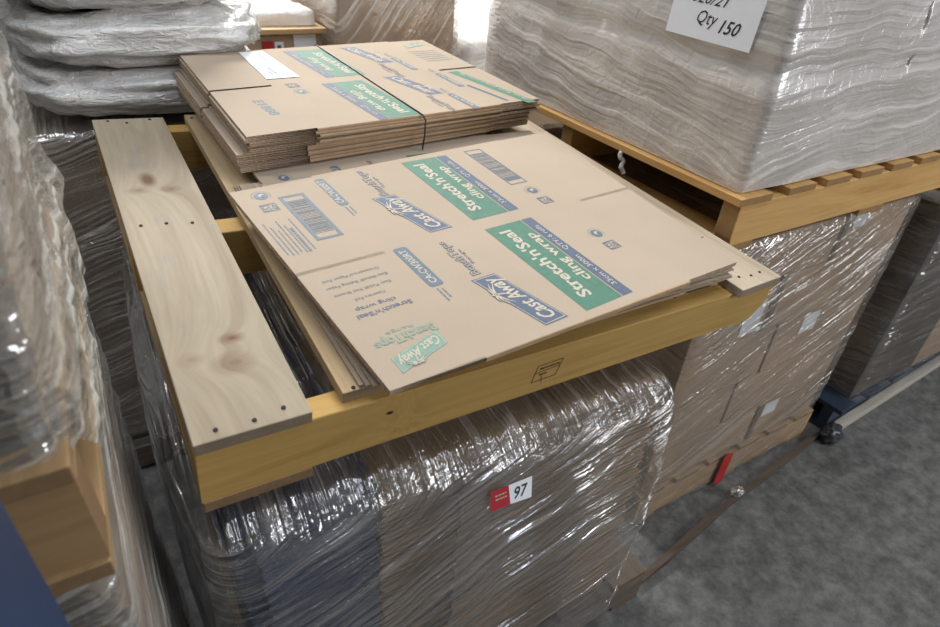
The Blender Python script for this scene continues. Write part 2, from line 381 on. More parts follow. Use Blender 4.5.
def art_barcode(u0, v0, lu, lv_, fw=.0065, ink=INKB2):
    """framed barcode in sheet axes"""
    a = Art(); a.border(u0, v0, u0+lu, v0+lv_, fw, ink)
    v = v0 + fw + .014
    while v < v0 + lv_ - fw - .014:
        t = random.choice((.0012, .0012, .002, .003)); a.rect(u0+fw+.001, v, u0+lu-fw-.001, v+t, ink); v += t + random.choice((.0014, .002, .003))
    return a
def art_marks(u0, v0, sgn=1, ink=INKB2):
    """round emblem and square recycling mark"""
    a = Art(); a.disc(u0, v0, .0125, ink); a.disc(u0+.001, v0+.001, .0055, INKL, 2); a.disc(u0+.003, v0-.001, .0035, ink, 3)
    for t in range(14):
        th = math.radians(-30 + t*17); a.stroke([(u0+.016*math.cos(th), v0+.016*math.sin(th)), (u0+.018*math.cos(th), v0+.018*math.sin(th))], .002, ink)
    x, y = u0 - .002*sgn, v0 - .043*sgn
    a.border(x-.015, y-.013, x+.015, y+.013, .0022, ink); a.rect(x-.001, y-.012, x+.001, y+.012, ink)
    a.disc(x-.0075, y+.001, .0048, ink); a.disc(x-.0075, y+.001, .0026, INKL, 2)
    a.stroke([(x+.004, y-.007), (x+.012, y-.007), (x+.008, y+.007), (x+.004, y-.006)], .002, ink)
    a.stroke([(x-.012, y-.009), (x-.003, y-.009)], .002, ink); a.stroke([(x-.012, y+.009), (x-.003, y+.009)], .002, ink)
    return a

# ------------------------------------------------------------------ folded cartons
def folded_mesh(name, W, D, t, f=.155, corners=None, slot=.0042, e=.004, mats=(CB, CBG), sag=0):
    """a carton folded flat: two boards joined along the front and back folds, flaps with slots at both ends"""
    bm = bmesh.new(); m = D/2 - .0; lt = min(.0034, t*.42)
    pts = [(0,0),(f,0),(f,-e),(W-f,-e),(W-f,0),(W,0),(W,m-slot),(W-f,m-slot),(W-f,m+slot),(W,m+slot),(W,D),(W-f,D),(W-f,D+e),(f,D+e),(f,D),(0,D),(0,m+slot),(f,m+slot),(f,m-slot),(0,m-slot)]
    prism(bm, pts, t-lt, t); prism(bm, pts, 0, lt)
    for y0, y1 in ((-e, -e+.003), (D+e-.003, D+e)):
        bm2 = bmesh.new(); n0 = len(bm.verts)
        add_box(bm, f, y0 - (.0012 if y0 < 0 else 0), t*.12, W-f, y1 + (.0012 if y0 > 0 else 0), t*.88, bev=min(.0012, t*.25)); bm2.free()
    for g in bm.faces:
        n = g.normal if g.normal.length else None
    bm.normal_update()
    # the folded sides show smooth board, the flap ends open fluting
    for g in bm.faces:
        c = g.calc_center_median(); g.material_index = 1 if (f+.002 < c.x < W-f-.002 and (c.y < -e*.3 or c.y > D+e*.3)) else 0
    if corners:
        c00, c10, c11, c01 = [Vector(c) for c in corners]
        for v in bm.verts:
            u, w_ = v.co.x/W, v.co.y/D
            p = c00*(1-u)*(1-w_) + c10*u*(1-w_) + c11*u*w_ + c01*(1-u)*w_
            v.co.x, v.co.y = p.x, p.y
    me = bpy.data.meshes.new(name); bm.to_mesh(me); bm.free()
    for q in mats: me.materials.append(q)
    return me
def link(name, me, mat, parent=None):
    o = bpy.data.objects.new(name, me); COL.objects.link(o); o.matrix_world = mat
    return o
m, nt, b = new_mat('cardboard_fold', .85); b.inputs['Base Color'].default_value = (.46, .33, .21, 1)
FOLD = plain('cardboard_fold', (.43, .30, .185), .85, .12, 25)
ORD = ['top', 'second', 'third', 'fourth', 'fifth', 'sixth', 'seventh', 'eighth', 'ninth', 'tenth', 'eleventh', 'twelfth', 'thirteenth', 'fourteenth']

PC = ((0, 0), (.775, -.033), (.832, .588), (.004, .555))
# front pile P (five cartons) fanned open over pile R
nrm = Vector((-.019, -.017, 1)).normalized(); e1 = Vector((math.cos(math.radians(6.53)), math.sin(math.radians(6.53)), 0)); e1 = (e1 - nrm*e1.dot(nrm)).normalized(); e2 = nrm.cross(e1)
def frameA(o, x, y, z): return MA @ Matrix(((x[0], y[0], z[0], o[0]), (x[1], y[1], z[1], o[1]), (x[2], y[2], z[2], o[2]), (0, 0, 0, 1)))
PT = .0044
pmesh = folded_mesh('flattened_carton', .80, .56, PT, f=.158, corners=PC, mats=(CB, FOLD))
pmesh2 = folded_mesh('flattened_carton', .80, .56, .0032, f=.158, corners=tuple((x*.955, y*.97) for x, y in PC), mats=(CB, FOLD))
OP = Vector((.2327, -.0367, .0449))
ptop = None
def corner_place(fr, yaw, zl, zr, back, W=.78):
    """matrix in the loose pallet's frame of a carton whose front right corner is fr, heights zl / zr at its two ends"""
    x1 = Vector((math.cos(yaw), math.sin(yaw), (zr - zl)/W)).normalized()
    y_ = Vector((-math.sin(yaw), math.cos(yaw), back)); n_ = x1.cross(y_).normalized(); y_ = n_.cross(x1)
    o = Vector((fr[0], fr[1], zr)) - x1*W
    return Matrix(((x1[0], y_[0], n_[0], o[0]), (x1[1], y_[1], n_[1], o[1]), (x1[2], y_[2], n_[2], o[2]), (0, 0, 0, 1)))
for k in range(6):
    if k == 0: M4 = frameA(OP - nrm*PT, e1, e2, nrm)
    elif k == 1: M4 = frameA(OP - nrm*PT*2.06, e1, e2, nrm)
    else: M4 = MA @ corner_place((1.004 - .010*(k % 2) - .003*k, .049 - .002*k + .004*(k % 2)), math.radians(2.9 - .35*k), .0449 - PT*1.06 - k*.0029, .0615 - PT*1.06 - k*.0054, .017 - .003*k, .741)
    c = link('flattened_carton', pmesh if k < 2 else pmesh2, M4)
    if k == 0:
        ptop = c; T(c, 'flattened cling wrap carton lying uppermost at the front of the loose pallet, print fully visible', 'carton')
    else: T(c, 'flattened carton, %s from the top of the front fanned pile on the loose pallet' % ORD[k], 'carton', 'flat cartons fanned out at the front of the loose pallet')
# pile R beneath, flat on the deck boards, the lower ones slid forward on the right
RT = .0046
rmesh = folded_mesh('flattened_carton', .79, .600, RT, f=.155, mats=(CB, FOLD)); rtop = None
for k in range(4):
    Z = .0106 + .0049*(3-k)
    if k == 0: M4 = MA @ Matrix.Translation((.292, .088, Z)) @ Matrix.Rotation(math.radians(4.6), 4, 'Z')
    else: M4 = MA @ corner_place((1.022 - .006*k, .014 + .004*k), math.radians(1.8 - .3*k), Z, Z + .0006*(3-k), 0, .79)
    c = link('flattened_carton', rmesh, M4)
    if k == 0: rtop = c
    T(c, 'flattened carton, %s of the lower pile between the pallet deck and the strapped bundle' % ('topmost' if k == 0 else ORD[k]), 'carton', 'flat cartons in the lower pile')
# bundle Q, tied with a black strap
QY = math.radians(11.914); QT = .0060; NQ = 12
QC = ((0, 0), (.832, -.025), (.861, .513), (.081, .489))
qmesh = folded_mesh('flattened_carton', .83, .50, QT, f=.150, corners=QC, mats=(CB, FOLD)); qtop = None
ZB = .0352
QO = (.2365, .622); QS = .00625
for k in range(NQ):
    Z = ZB + (NQ-1-k)*QS
    jx, jy, jr = (0, 0, 0) if k == 0 else (random.uniform(-.006, .006), random.uniform(-.004, .005), random.uniform(-.5, .5))
    if k > 5: jx -= .016; jy += .006
    M4 = MA @ Matrix.Translation((QO[0] + jx, QO[1] + jy, Z)) @ Matrix.Rotation(QY + math.radians(jr), 4, 'Z')
    c = link('flattened_carton', qmesh, M4)
    if k == 0: qtop = c; T(c, 'flattened carton with a white paper sticker, topmost in the bundle tied with black strap', 'carton')
    else: T(c, 'flattened carton, %s from the top of the bundle tied with black strap' % ORD[k], 'carton', 'flat cartons in the strapped bundle')

# --- print on the uppermost front carton
Z0 = Matrix.Translation((0, 0, PT + .0001))
def put(a, name, parent, M_=Z0, label=None): return a.build(name, parent, M_, label)
def front_print(P, M_, full=True):
    if full:
        put(art_green(.371, -.002, H90), 'product_label', P, M_, 'green and blue product label nearest the front edge')
        put(art_cast(.332, .002, H90), 'brand_logo', P, M_, 'blue banner logo nearest the front edge')
        put(art_bench(.274, .156, H90), 'range_name', P, M_)
        put(art_code(.175, .160, H90), 'product_code', P, M_)
        a = art_marks(.575, .165); put(a, 'emblem', P, M_)
        # panel of the front left flap: reads from the back of the pallet
        a = Art().frame(.113, .072, math.pi)
        put(art_cast(.122, .072, math.pi, INKG2, .62), 'brand_logo', P, M_, 'small green banner logo on the front flap')
        put(art_bench(.128, .088, math.pi, INKG2, 1.0, .102), 'range_name', P, M_, 'green range name on the front flap')
        a = Art().frame(.133, 0, math.pi)
        a.text("Stretch'n'Seal", .004, -.150, .098, .0095, INKB, 1, bold=.02); a.text("cling wrap", .022, -.166, .092, .0085, INKB, 1, bold=.01)
        for s_, y, x0, x1 in (("Caterers Foil", -.187, .028, .080), ("Easy Pick\u00ae Foil Sheets", -.207, .006, .104), ("Easy-Bake\u00ae Baking Paper", -.227, .000, .108), ("Greaseproof Paper Roll", -.246, .004, .104)):
            a.text(s_, x0, y, x1, .0065, INKB2, 1)
        put(a, 'product_list', P, M_)
    put(art_green(.371, .302, H90, Lg=.255), 'product_label', P, M_, 'green and blue product label on the rear half')
    put(art_cast(.319, .298, H90), 'brand_logo', P, M_, 'blue banner logo on the rear half')
    put(art_bench(.272, .446, H90), 'range_name', P, M_)
    put(art_code(.165, .441, H90, .108, .020), 'product_code', P, M_)
    put(art_barcode(.075, .352, .050, .158), 'barcode', P, M_, 'large framed barcode')
    put(art_barcode(.542, .388, .048, .172, .003), 'barcode', P, M_, 'thin framed barcode')
    put(art_marks(.050, .524), 'emblem', P, M_)
    a = Art()
    for i in range(7):
        u = .016 + i*.0078; fr = Art
        a.frame(u, .328 + (.0 if i % 3 else .004), H90); a.dashes(0, 0, .102 - (i % 3)*.012, .0022 if i != 5 else .005, INKB2)
    put(a, 'fine_print', P, M_)
    a = art_marks(.572, .352); put(a, 'emblem', P, M_)
front_print(ptop, Z0)
front_print(rtop, Matrix.Translation((0, 0, RT + .0001)) @ Matrix.Diagonal((.95, .97, 1, 1)), full=False)
# --- print on the topmost bundled carton (turned round)
ZQ = Matrix.Translation((0, 0, QT + .0001)); mR = -H90
put(art_green(.424, .226, mR, Lg=.238), 'product_label', qtop, ZQ, 'green and blue product label beside the strap')
put(art_green(.462, .476, mR, Lg=.214), 'product_label', qtop, ZQ, 'green and blue product label at the far side')
put(art_cast(.495, .232, mR), 'brand_logo', qtop, ZQ); put(art_cast(.525, .480, mR), 'brand_logo', qtop, ZQ)
put(art_bench(.518, .082, mR), 'range_name', qtop, ZQ); put(art_bench(.55, .33, mR), 'range_name', qtop, ZQ)
for u, v in ((.684, .222), (.605, .080), (.642, .370)): put(art_code(u, v, mR, .108, .022), 'product_code', qtop, ZQ)
a = Art().frame(.752, .225, mR); a.poly([(0, -.036), (.265, .018), (.265, .052), (0, .0)], INKG); a.text("Stretch'n'Seal cling wrap", .02, -.010, .25, .012, INKL, 2, rot=.20); put(a, 'side_label', qtop, ZQ)
a = Art().frame(.700, .14, mR); a.stroke([(.02, -.005), (.15, .022)], .012, INKB); put(a, 'brand_strip', qtop, ZQ)
put(art_marks(.232, .190, -1), 'emblem', qtop, ZQ)
a = Art().frame(.098, .168, mR); a.text("E1888", 0, 0, .085, .022, INKB2, 1, bold=.02); put(a, 'stamped_number', qtop, ZQ)
put(art_cast(.745, .44, 0, INKG2, .55), 'brand_logo', qtop, ZQ, 'small green logo at the far right')
a = Art()
for i in range(6): a.frame(.72, .405 - i*.017, 0); a.dashes(0, 0, .10, .004, INKB2)
put(a, 'fine_print', qtop, ZQ)
a = Art(); a.poly([(.196, .284), (.281, .282), (.292, .484), (.226, .484)], WHITE, 5)
a.frame(.262, .45, mR); a.dashes(.0, 0, .06, .005, INKB, 6); a.dashes(.01, -.012, .05, .004, INKB, 6); a.frame(.235, .36, mR); a.dashes(0, 0, .05, .006, INKB, 6); a.dashes(.02, -.012, .06, .005, INKB, 6)
st = put(a, 'paper_sticker', qtop, ZQ, 'white paper sticker with faint print')

# strap round the bundle
def tube(name, pts, r, mat, parent=None, closed=False, res=2, label=None, cat=None):
    cu = bpy.data.curves.new(name, 'CURVE'); cu.dimensions = '3D'; cu.bevel_depth = r; cu.bevel_resolution = res; cu.use_fill_caps = True
    sp = cu.splines.new('POLY'); sp.points.add(len(pts)-1)
    for p, q in zip(sp.points, pts): p.co = (*q, 1)
    sp.use_cyclic_u = closed; cu.materials.append(mat)
    o = bpy.data.objects.new(name, cu); me = bpy.data.meshes.new_from_object(o); bpy.data.objects.remove(o); bpy.data.curves.remove(cu)
    me.polygons.foreach_set('use_smooth', [True]*len(me.polygons))
    o = bpy.data.objects.new(name, me); COL.objects.link(o)
    if not me.materials: me.materials.append(mat)
    if parent: o.parent = parent
    return T(o, label, cat)
zt_ = ZB + NQ*QS + .0020
sp = []
for u, v, z in ((.419, -.036, ZB-.002), (.418, -.039, .07), (.418, -.036, zt_-.008), (.420, -.022, zt_-.0005), (.434, .138, zt_), (.446, .264, zt_), (.462, .445, zt_), (.470, .515, zt_-.002), (.471, .525, zt_-.01), (.471, .525, ZB-.002)):
    p = MA @ Vector((QO[0] + u*math.cos(QY) - v*math.sin(QY), QO[1] + u*math.sin(QY) + v*math.cos(QY), z)); sp.append(p)
strap = tube('strap', sp, .0019, STRING, label='black strap tied around the rear bundle of flattened cartons', cat='strap')

# grading stamp on the front stringer of the loose pallet
ms_ = Matrix(((1, 0, 0, 0), (0, 0, -1, -.0006), (0, 1, 0, 0), (0, 0, 0, 1)))
fs_ = [c for c in pa.children if c.name.startswith('stringer')][0]
a = Art().frame(.522, -.088, .04); a.stroke([(0,0),(.052,0),(.060,.036),(.007,.036),(0,0)], .0012, BLACK)
a.dashes(.012, .026, .054, .003, BLACK); a.stroke([(.005,.020),(.056,.022)], .001, BLACK); a.dashes(.014, .012, .03, .003, BLACK); a.stroke([(.02,.01),(.022,-.008)], .001, BLACK)
a.build('grading_stamp', fs_, ms_, 'small black stamped box')
a = Art(); a.disc(.258, -.052, .0055, BLACK, 1, .0028); a.build('knot_hole', fs_, ms_, 'small dark knot')

# ------------------------------------------------------------------ shrink film shells
def film_shell(name, x0, y0, z0, x1, y1, z1, mat, step=.014, rad=.045, amp=.006, bulge=.015, tilt=(.3, .0), top=None, seed=0, label='', cat='stretch film', group=None, shape=None, openb=True, sfreq=26):
    nx, ny, nz = max(4, int((x1-x0)/step)), max(4, int((y1-y0)/step)), max(4, int((z1-z0)/step))
    V = []; F = []; idx = {}
    def vid(i, j, k):
        if (i, j, k) not in idx:
            idx[(i, j, k)] = len(V); V.append((i, j, k))
        return idx[(i, j, k)]
    for i in range(nx):
        for j in range(ny): F.append((vid(i,j,nz), vid(i+1,j,nz), vid(i+1,j+1,nz), vid(i,j+1,nz)))
    for k in range(nz):
        for i in range(nx):
            F.append((vid(i,0,k), vid(i+1,0,k), vid(i+1,0,k+1), vid(i,0,k+1))); F.append((vid(i+1,ny,k), vid(i,ny,k), vid(i,ny,k+1), vid(i+1,ny,k+1)))
        for j in range(ny):
            F.append((vid(nx,j,k), vid(nx,j+1,k), vid(nx,j+1,k+1), vid(nx,j,k+1))); F.append((vid(0,j+1,k), vid(0,j,k), vid(0,j,k+1), vid(0,j+1,k+1)))
    P = []
    for (i, j, k) in V:
        p = Vector((x0 + (x1-x0)*i/nx, y0 + (y1-y0)*j/ny, z0 + (z1-z0)*k/nz))
        q = Vector((min(max(p.x, x0+rad), x1-rad), min(max(p.y, y0+rad), y1-rad), min(p.z, z1-rad)))
        d = p - q
        n = d.normalized() if d.length > 1e-9 else Vector((0, 0, 1))
        if d.length > rad*.01 and d.length > 0: p = q + n*rad if (d.length > 1e-6) else p
        u, w_, h = (p.x-x0)/(x1-x0), (p.y-y0)/(y1-y0), (p.z-z0)/(z1-z0)
        if top: p.z += top(p.x, p.y)*max(0, min(1, h))
        s = p.z - tilt[0]*p.x - tilt[1]*p.y
        if abs(n.z) < .75: a_ = noise.noise(Vector((p.x*2.5 + seed, p.y*2.5, s*sfreq))) + .5*noise.noise(Vector((p.x*6 + seed, p.y*6, s*sfreq*2.6)))
        else: a_ = noise.noise(Vector(((p.x*.8-p.y*.6)*sfreq*1.6 + seed, (p.y*.8+p.x*.6)*1.3, 3))) + .12*noise.noise(p*22)
        g = noise.noise(p*4 + Vector((seed, 0, 0)))*bulge
        p = p + n*(a_*amp + g)
        if shape: p = shape(p, u, w_, h)
        P.append(p)
    me = bpy.data.meshes.new(name); me.from_pydata([tuple(p) for p in P], [], F); me.polygons.foreach_set('use_smooth', [True]*len(F)); me.materials.append(mat)
    o = bpy.data.objects.new(name, me); COL.objects.link(o); return T(o, label, cat, group)

F_CLEAR = film('stretch_film_clear', tint=(.60, .58, .55), base=.06, streak=.26, tilt=(.32, 0), freq=85, bumpy=1, rough=.15, dense=.06, spec=1.5)
F_NEAR = film('stretch_film_near', tint=(.60, .57, .53), base=.05, streak=.26, tilt=(.36, 0), freq=70, bumpy=1, rough=.15, dense=.06, spec=1.9, topdir=.64, crinkle=.10, bd=.034)
F_MILKY = film('stretch_film_milky', tint=(.86, .82, .77), base=.50, streak=.24, tilt=(.1, .12), freq=55, bumpy=.5, rough=.24, dense=.15, spec=.7)
F_THIN = film('stretch_film_thin', tint=(.46, .41, .34), base=.09, streak=.40, tilt=(.42, .1), freq=70, bumpy=.9, rough=.13, dense=.08, spec=1.1)
F_DARK = film('stretch_film_dark', tint=(.45, .46, .50), base=.03, streak=.18, tilt=(.0, -.2), freq=60, bumpy=1, rough=.12, spec=1.2)
F_FORE = film('stretch_film_gathered', tint=(.74, .75, .70), base=.12, streak=.50, tilt=(.1, .1), freq=60, bumpy=1, rough=.14, spec=1.6, dense=.08)

# ------------------------------------------------------------------ floor pallets
def std_boards(W, D, n, bw):
    return [(i*(W-bw)/(n-1), i*(W-bw)/(n-1) + bw, 0, D) for i in range(n)]
def floor_pallet(x, y, W, D, H, n, bw, mats, label, rz=0, z=0, cham=(0, 0)):
    r = empty('wooden_pallet', loc=(x, y, z + H), rz=rz, label=label, cat='pallet')
    pallet(r, W, D, H, std_boards(W, D, n, bw), [(0, .045), (D/2-.02, D/2+.025), (D-.045, D)], [(0, .1, 0, D), (W/2-.05, W/2+.05, 0, D), (W-.1, W, 0, D)], mats[0], mats[1], mats[0], chamfer=cham)
    return r
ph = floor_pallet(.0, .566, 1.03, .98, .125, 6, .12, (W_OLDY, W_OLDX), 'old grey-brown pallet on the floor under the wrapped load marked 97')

# near load H
HT = lambda x, y: -.055*(x) + .097*(y-.58)
def layers(name, me, x, y, z0, z1, dz, label, group, rz=0, jit=.004, zslope=None, cat='carton'):
    k = 0; z = z0; out = []
    while z + dz <= z1:
        M4 = Matrix.Translation((x + random.uniform(-jit, jit), y + random.uniform(-jit, jit), z)) @ Matrix.Rotation(rz + math.radians(random.uniform(-.4, .4)), 4, 'Z')
        o = link(name, me, M4); T(o, label, cat, group); out.append(o); z += dz; k += 1
    return out
hn = folded_mesh('flattened_carton', .215, .90, .0150, f=.03, mats=(NAVY, NAVY))
hb = folded_mesh('flattened_carton', .635, .91, .0150, f=.15, mats=(CB2, CB3))
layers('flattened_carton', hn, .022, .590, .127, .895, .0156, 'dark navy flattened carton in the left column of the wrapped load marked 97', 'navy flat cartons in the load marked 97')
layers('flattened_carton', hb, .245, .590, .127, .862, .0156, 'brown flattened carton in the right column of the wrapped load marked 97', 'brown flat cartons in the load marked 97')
def hshape(p, u, w_, h):
    # the left flank bellies out, the right flank leans in towards the floor
    if u < .3: p.x -= .035*math.sin(math.pi*min(1, max(0, w_)))*(1-u/.3) + .02*math.sin(math.pi*max(0, min(1, h)))*(1-u/.3)
    # the top edge of the front leans back under the pull of the film
    if p.y < .75: p.y += .022*max(0, (h-.78)/.22)**1.2*(1-.6*max(0, u)) - .012*math.sin(math.pi*max(0, min(1, h)))
    # overlapping turns of film make slanting ledges across the front
    if p.y < .70 and h < .9:
        s_ = (p.z - .36*p.x + .03*noise.noise(Vector((p.x*3, 0, 1))))/.15; fr_ = (-s_) % 1.0
        k_ = max(0, .4 + noise.noise(Vector((p.x*3.3 + 7, 0, math.floor(-s_)*1.7))))*min(1, (.9-h)/.1)
        p.y += .026*k_*(.5 - (fr_/.82 if fr_ < .82 else (1-fr_)/.18))*(1 if p.y < .60 else .3)
    return p
film_shell('stretch_film', -.005, .532, .105, .893, 1.545, .935, F_NEAR, step=.0095, rad=.060, amp=.0050, bulge=.006, tilt=(.36, 0), top=lambda x, y: -.055*x + .06*(y-.58), seed=3,
           label='clear stretch film around the load marked 97 beneath the loose pallet', shape=hshape)

# sticker 97
def world_art(a, name, o, x, y, z, label, cat):
    m_ = Matrix(((x[0], y[0], z[0], o[0]), (x[1], y[1], z[1], o[1]), (x[2], y[2], z[2], o[2]), (0, 0, 0, 1)))
    ob = a.build(name, None, None); ob.matrix_world = m_; return T(ob, label, cat)
a = Art(); a.lv = .0006
a.poly([(0, 0), (.040, 0.000), (.040, .036), (.006, .036)], RED); a.poly([(.040, 0), (.083, -.003), (.088, .036), (.040, .036)], WHITE)
a.dashes(.012, .024, .034, .0028, INKL, 2); a.dashes(.012, .017, .034, .0028, INKL, 2)
a.text("97", .049, .007, .078, .021, BLACK, 2, bold=.01, shear=.3)
# pasted on the film, follows the slant of the wrapping
import_dir = Vector((.995, -.02, -.02)).normalized(); zdir = Vector((0, -.90, .35)).normalized(); ydir = zdir.cross(import_dir).normalized(); zdir = import_dir.cross(ydir)
world_art(a, 'sticker', (.409, .516, .806), import_dir, ydir, zdir, 'red and white sticker with handwritten 97 on the front film', 'sticker')

# ------------------------------------------------------------------ stack 2 (right)
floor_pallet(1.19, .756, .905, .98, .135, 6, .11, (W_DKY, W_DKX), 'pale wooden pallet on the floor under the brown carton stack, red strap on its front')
def carton(name, w, d, h, mat, label, x, y, z, tape=True, lab=None, strip=None, group=None):
    r = empty(name, loc=(x, y, z), label=label, cat='carton', group=group)
    bm = bmesh.new(); add_box(bm, 0, 0, 0, w, d, h - .003, bev=.003)
    add_box(bm, .001, .001, h-.003, w-.001, d/2-.001, h, bev=.0008); add_box(bm, .001, d/2+.001, h-.003, w-.001, d-.001, h, bev=.0008)
    obj('body', bm, mat, r)
    if tape:
        bm = bmesh.new(); add_box(bm, 0, d/2-.024, h, w, d/2+.024, h+.0008); obj('tape', bm, TAPE, r)
    if strip: obj('tape', boxbm(strip[0], -.0012, strip[1], strip[2], .0005, strip[3]), TAPE, r)
    if lab: obj('paper_label', boxbm(lab[0], -.0024, lab[1], lab[2], -.0014, lab[3]), WHITE, r)
    return r
LY = [(.137, .300, 1.700), (.302, .478, 1.502), (.480, .668, 1.600), (.670, .858, 1.512), (.860, 1.006, 1.720)]
LABS = {(3, 0): (.215, .02, .290, .125), (3, 1): (.215, .005-.0, .305, .0), (4, 1): (.045, .095, .10, .138)}
nm = ['bottom', 'second', 'third', 'fourth', 'top']
for li, (z0, z1, xs) in enumerate(LY):
    for c_, (xa, xb) in enumerate(((1.200, xs-.004), (xs+.010, 2.078))):
        for r_i, yy in enumerate((.772, 1.235)):
            lab = None; strip = None
            if r_i == 0:
                if (li, c_) == (3, 0): lab = (.205, .015, .285, .125)
                if (li, c_) == (2, 1): lab = (.125, .115, .205, .186)
                if (li, c_) == (0, 1): lab = (.030, .10, .105, .160); strip = (.0, .0, .022, .160)
                if (li, c_) == (4, 1): lab = (.040, .095, .105, .140); strip = (.0, .0, .020, .140)
                if (li, c_) == (3, 1): strip = (.0, .0, .022, .185)
            carton('cardboard_carton', xb-xa, .455, z1-z0, CB2, 'brown carton in the %s layer of the right wrapped stack, %s column, %s row' % (nm[li], 'left' if c_ == 0 else 'right', 'front' if r_i == 0 else 'rear'), xa, yy, z0, lab=lab, strip=strip, group='cartons in the right wrapped stack')
film_shell('stretch_film', 1.188, .752, .015, 2.094, 1.715, 1.018, F_THIN, step=.02, rad=.02, amp=.003, bulge=.005, tilt=(.42, .1), seed=11, sfreq=20,
           label='thin clear stretch film around the brown cartons under the orange-toned pallet')
# red strap hanging over the bottom
bm = bmesh.new(); pr = [(1.562, .744, .150), (1.608, .744, .152), (1.606, .742, .01), (1.556, .742, .012)]
fa = [bm.verts.new(p) for p in pr]; fb = [bm.verts.new((p[0], p[1]-.0015, p[2])) for p in pr]; bm.faces.new(fa); bm.faces.new(fb[::-1])
for i in range(4): bm.faces.new((fa[(i+1) % 4], fa[i], fb[i], fb[(i+1) % 4]))
T(obj('red_tape', bm, REDTAPE), 'strip of red tape stuck on the bottom of the brown carton stack near the floor', 'tape')

# pallet C
pc = empty('wooden_pallet', loc=(1.187, .752, 1.146), label='orange-toned pine pallet between the brown cartons and the grey wrapped load marked Qty 150', cat='pallet')
bd = [(-.012, .100, -.004, 1.16)] + [(.165 + i*.148, .165 + i*.148 + .104, -.002, 1.16) for i in range(6)]
pallet(pc, 1.12, 1.16, .137, bd, [(0, .048), (.60, .645), (1.11, 1.155)], [(.0, .09, .0, 1.16), (.54, .66, .0, 1.16), (1.0, 1.12, 0, 1.16)], W_ORY, W_ORX, W_ORY, chamfer=(.022, .03))
# upper load of flattened cartons
ub = folded_mesh('flattened_carton', 1.00, 1.06, .0150, f=.02, mats=(CB2, CB3))
layers('flattened_carton', ub, 1.212, .790, 1.149, 1.392, .0156, 'brown flattened carton in the lower tier of the grey wrapped load marked Qty 150', 'flat cartons in the lower tier marked Qty 150')
ub2 = folded_mesh('flattened_carton', .96, 1.04, .0150, f=.02, mats=(CB2, CB3))
layers('flattened_carton', ub2, 1.236, .800, 1.400, 1.700, .0156, 'brown flattened carton in the upper tier of the grey wrapped load marked Qty 150', 'flat cartons in the upper tier marked Qty 150')
def ushape(p, u, w_, h):
    # the film is drawn in between the two tiers and slopes back above
    s = math.exp(-((p.z-1.405)/.018)**2)
    cx = 1.7 - p.x; cy = 1.32 - p.y
    k = -.006*s + max(0, p.z-1.405)*(-.06)
    p.x -= k*(-1 if cx < 0 else 1)*-1 if False else 0
    sx = 1 if p.x > 1.7 else -1; sy = 1 if p.y > 1.32 else -1
    inn = .010*s + max(0, p.z-1.40)*.10
    p.x -= sx*inn; p.y -= sy*inn
    return p
film_shell('stretch_film', 1.192, .770, 1.150, 2.232, 1.872, 1.73, F_MILKY, step=.016, rad=.018, amp=.0028, bulge=.005, tilt=(.1, .12), seed=17, sfreq=22,
           label='cloudy stretch film around the load marked Qty 150 at the upper right', shape=ushape)
# paper note on the left face
a = Art(); a.lv = .0006
a.rect(0, 0, .236, .105, WHITE); a.text("10020/21", .020, .070, .150, .020, BLACK, 2, bold=.004, shear=.35); a.text("Qty", .080, .032, .136, .026, BLACK, 2, shear=.3); a.text("150", .145, .022, .198, .026, BLACK, 2, bold=.012, shear=.35)
NX = Vector((0, -1, -.015)).normalized(); NZ = Vector((-1, 0, .06)).normalized(); NY = NZ.cross(NX).normalized(); NZ = NX.cross(NY)
world_art(a, 'paper_note', (1.186, 1.085, 1.432), NX, NY, NZ, 'white paper note with handwritten Qty 150 on the upper right wrapped load', 'note')
a = Art(); a.lv = .0006; a.rect(0, 0, .085, .11, WHITE)
world_art(a, 'paper_label', (1.204, 1.665, 1.275), NX, NY, NZ, 'blank pale paper square behind cloudy film at the far end of the Qty 150 load', 'label')
a = Art(); a.lv = .0006; a.rect(0, 0, .055, .035, WHITE)
world_art(a, 'paper_label', (1.455, .784, 1.285), Vector((1, 0, 0)), Vector((0, 0, 1)), Vector((0, -1, 0)), 'small pale paper label on the front face of the Qty 150 load', 'label')
# loose film tail in the pallet opening
pts = [Vector((1.178, 1.135, 1.125)) + Vector((-.006*math.sin(i*1.3), -.004*i*.6, -.006*i + .003*math.sin(i*2.1))) for i in range(9)]
tube('film_scrap', pts, .006, F_MILKY, label='twisted scrap of film hanging over the edge of the orange-toned pallet', cat='film scrap')

# ------------------------------------------------------------------ lath on the floor and stack T
bm = bmesh.new(); ll = [(1.045, .590), (1.18, .607), (1.39, .640), (1.55, .662), (1.746, .678), (1.93, .700), (2.15, .722)]
prev = None
for i, (x, y) in enumerate(ll):
    w_ = .008 + .002*((i*7) % 3); z = .020 + .003*((i*5) % 3)
    cur = [bm.verts.new((x, y-w_, 0.001)), bm.verts.new((x, y-w_, z)), bm.verts.new((x, y+w_, z)), bm.verts.new((x, y+w_, .001))]
    if prev:
        for k in range(4): bm.faces.new((prev[k], cur[k], cur[(k+1) % 4], prev[(k+1) % 4]))
    else: bm.faces.new(cur)
    prev = cur
bm.faces.new(prev[::-1]); bmesh.ops.recalc_face_normals(bm, faces=bm.faces[:])
T(obj('timber_lath', bm, W_LATH), 'thin weathered timber lath lying on the concrete between the two right-hand pallets', 'lath')
tp = empty('wooden_pallet', loc=(2.20, .700, .125), rz=math.radians(2.5), label='dark pallet with a pale front rail under the far right dark wrapped load', cat='pallet')
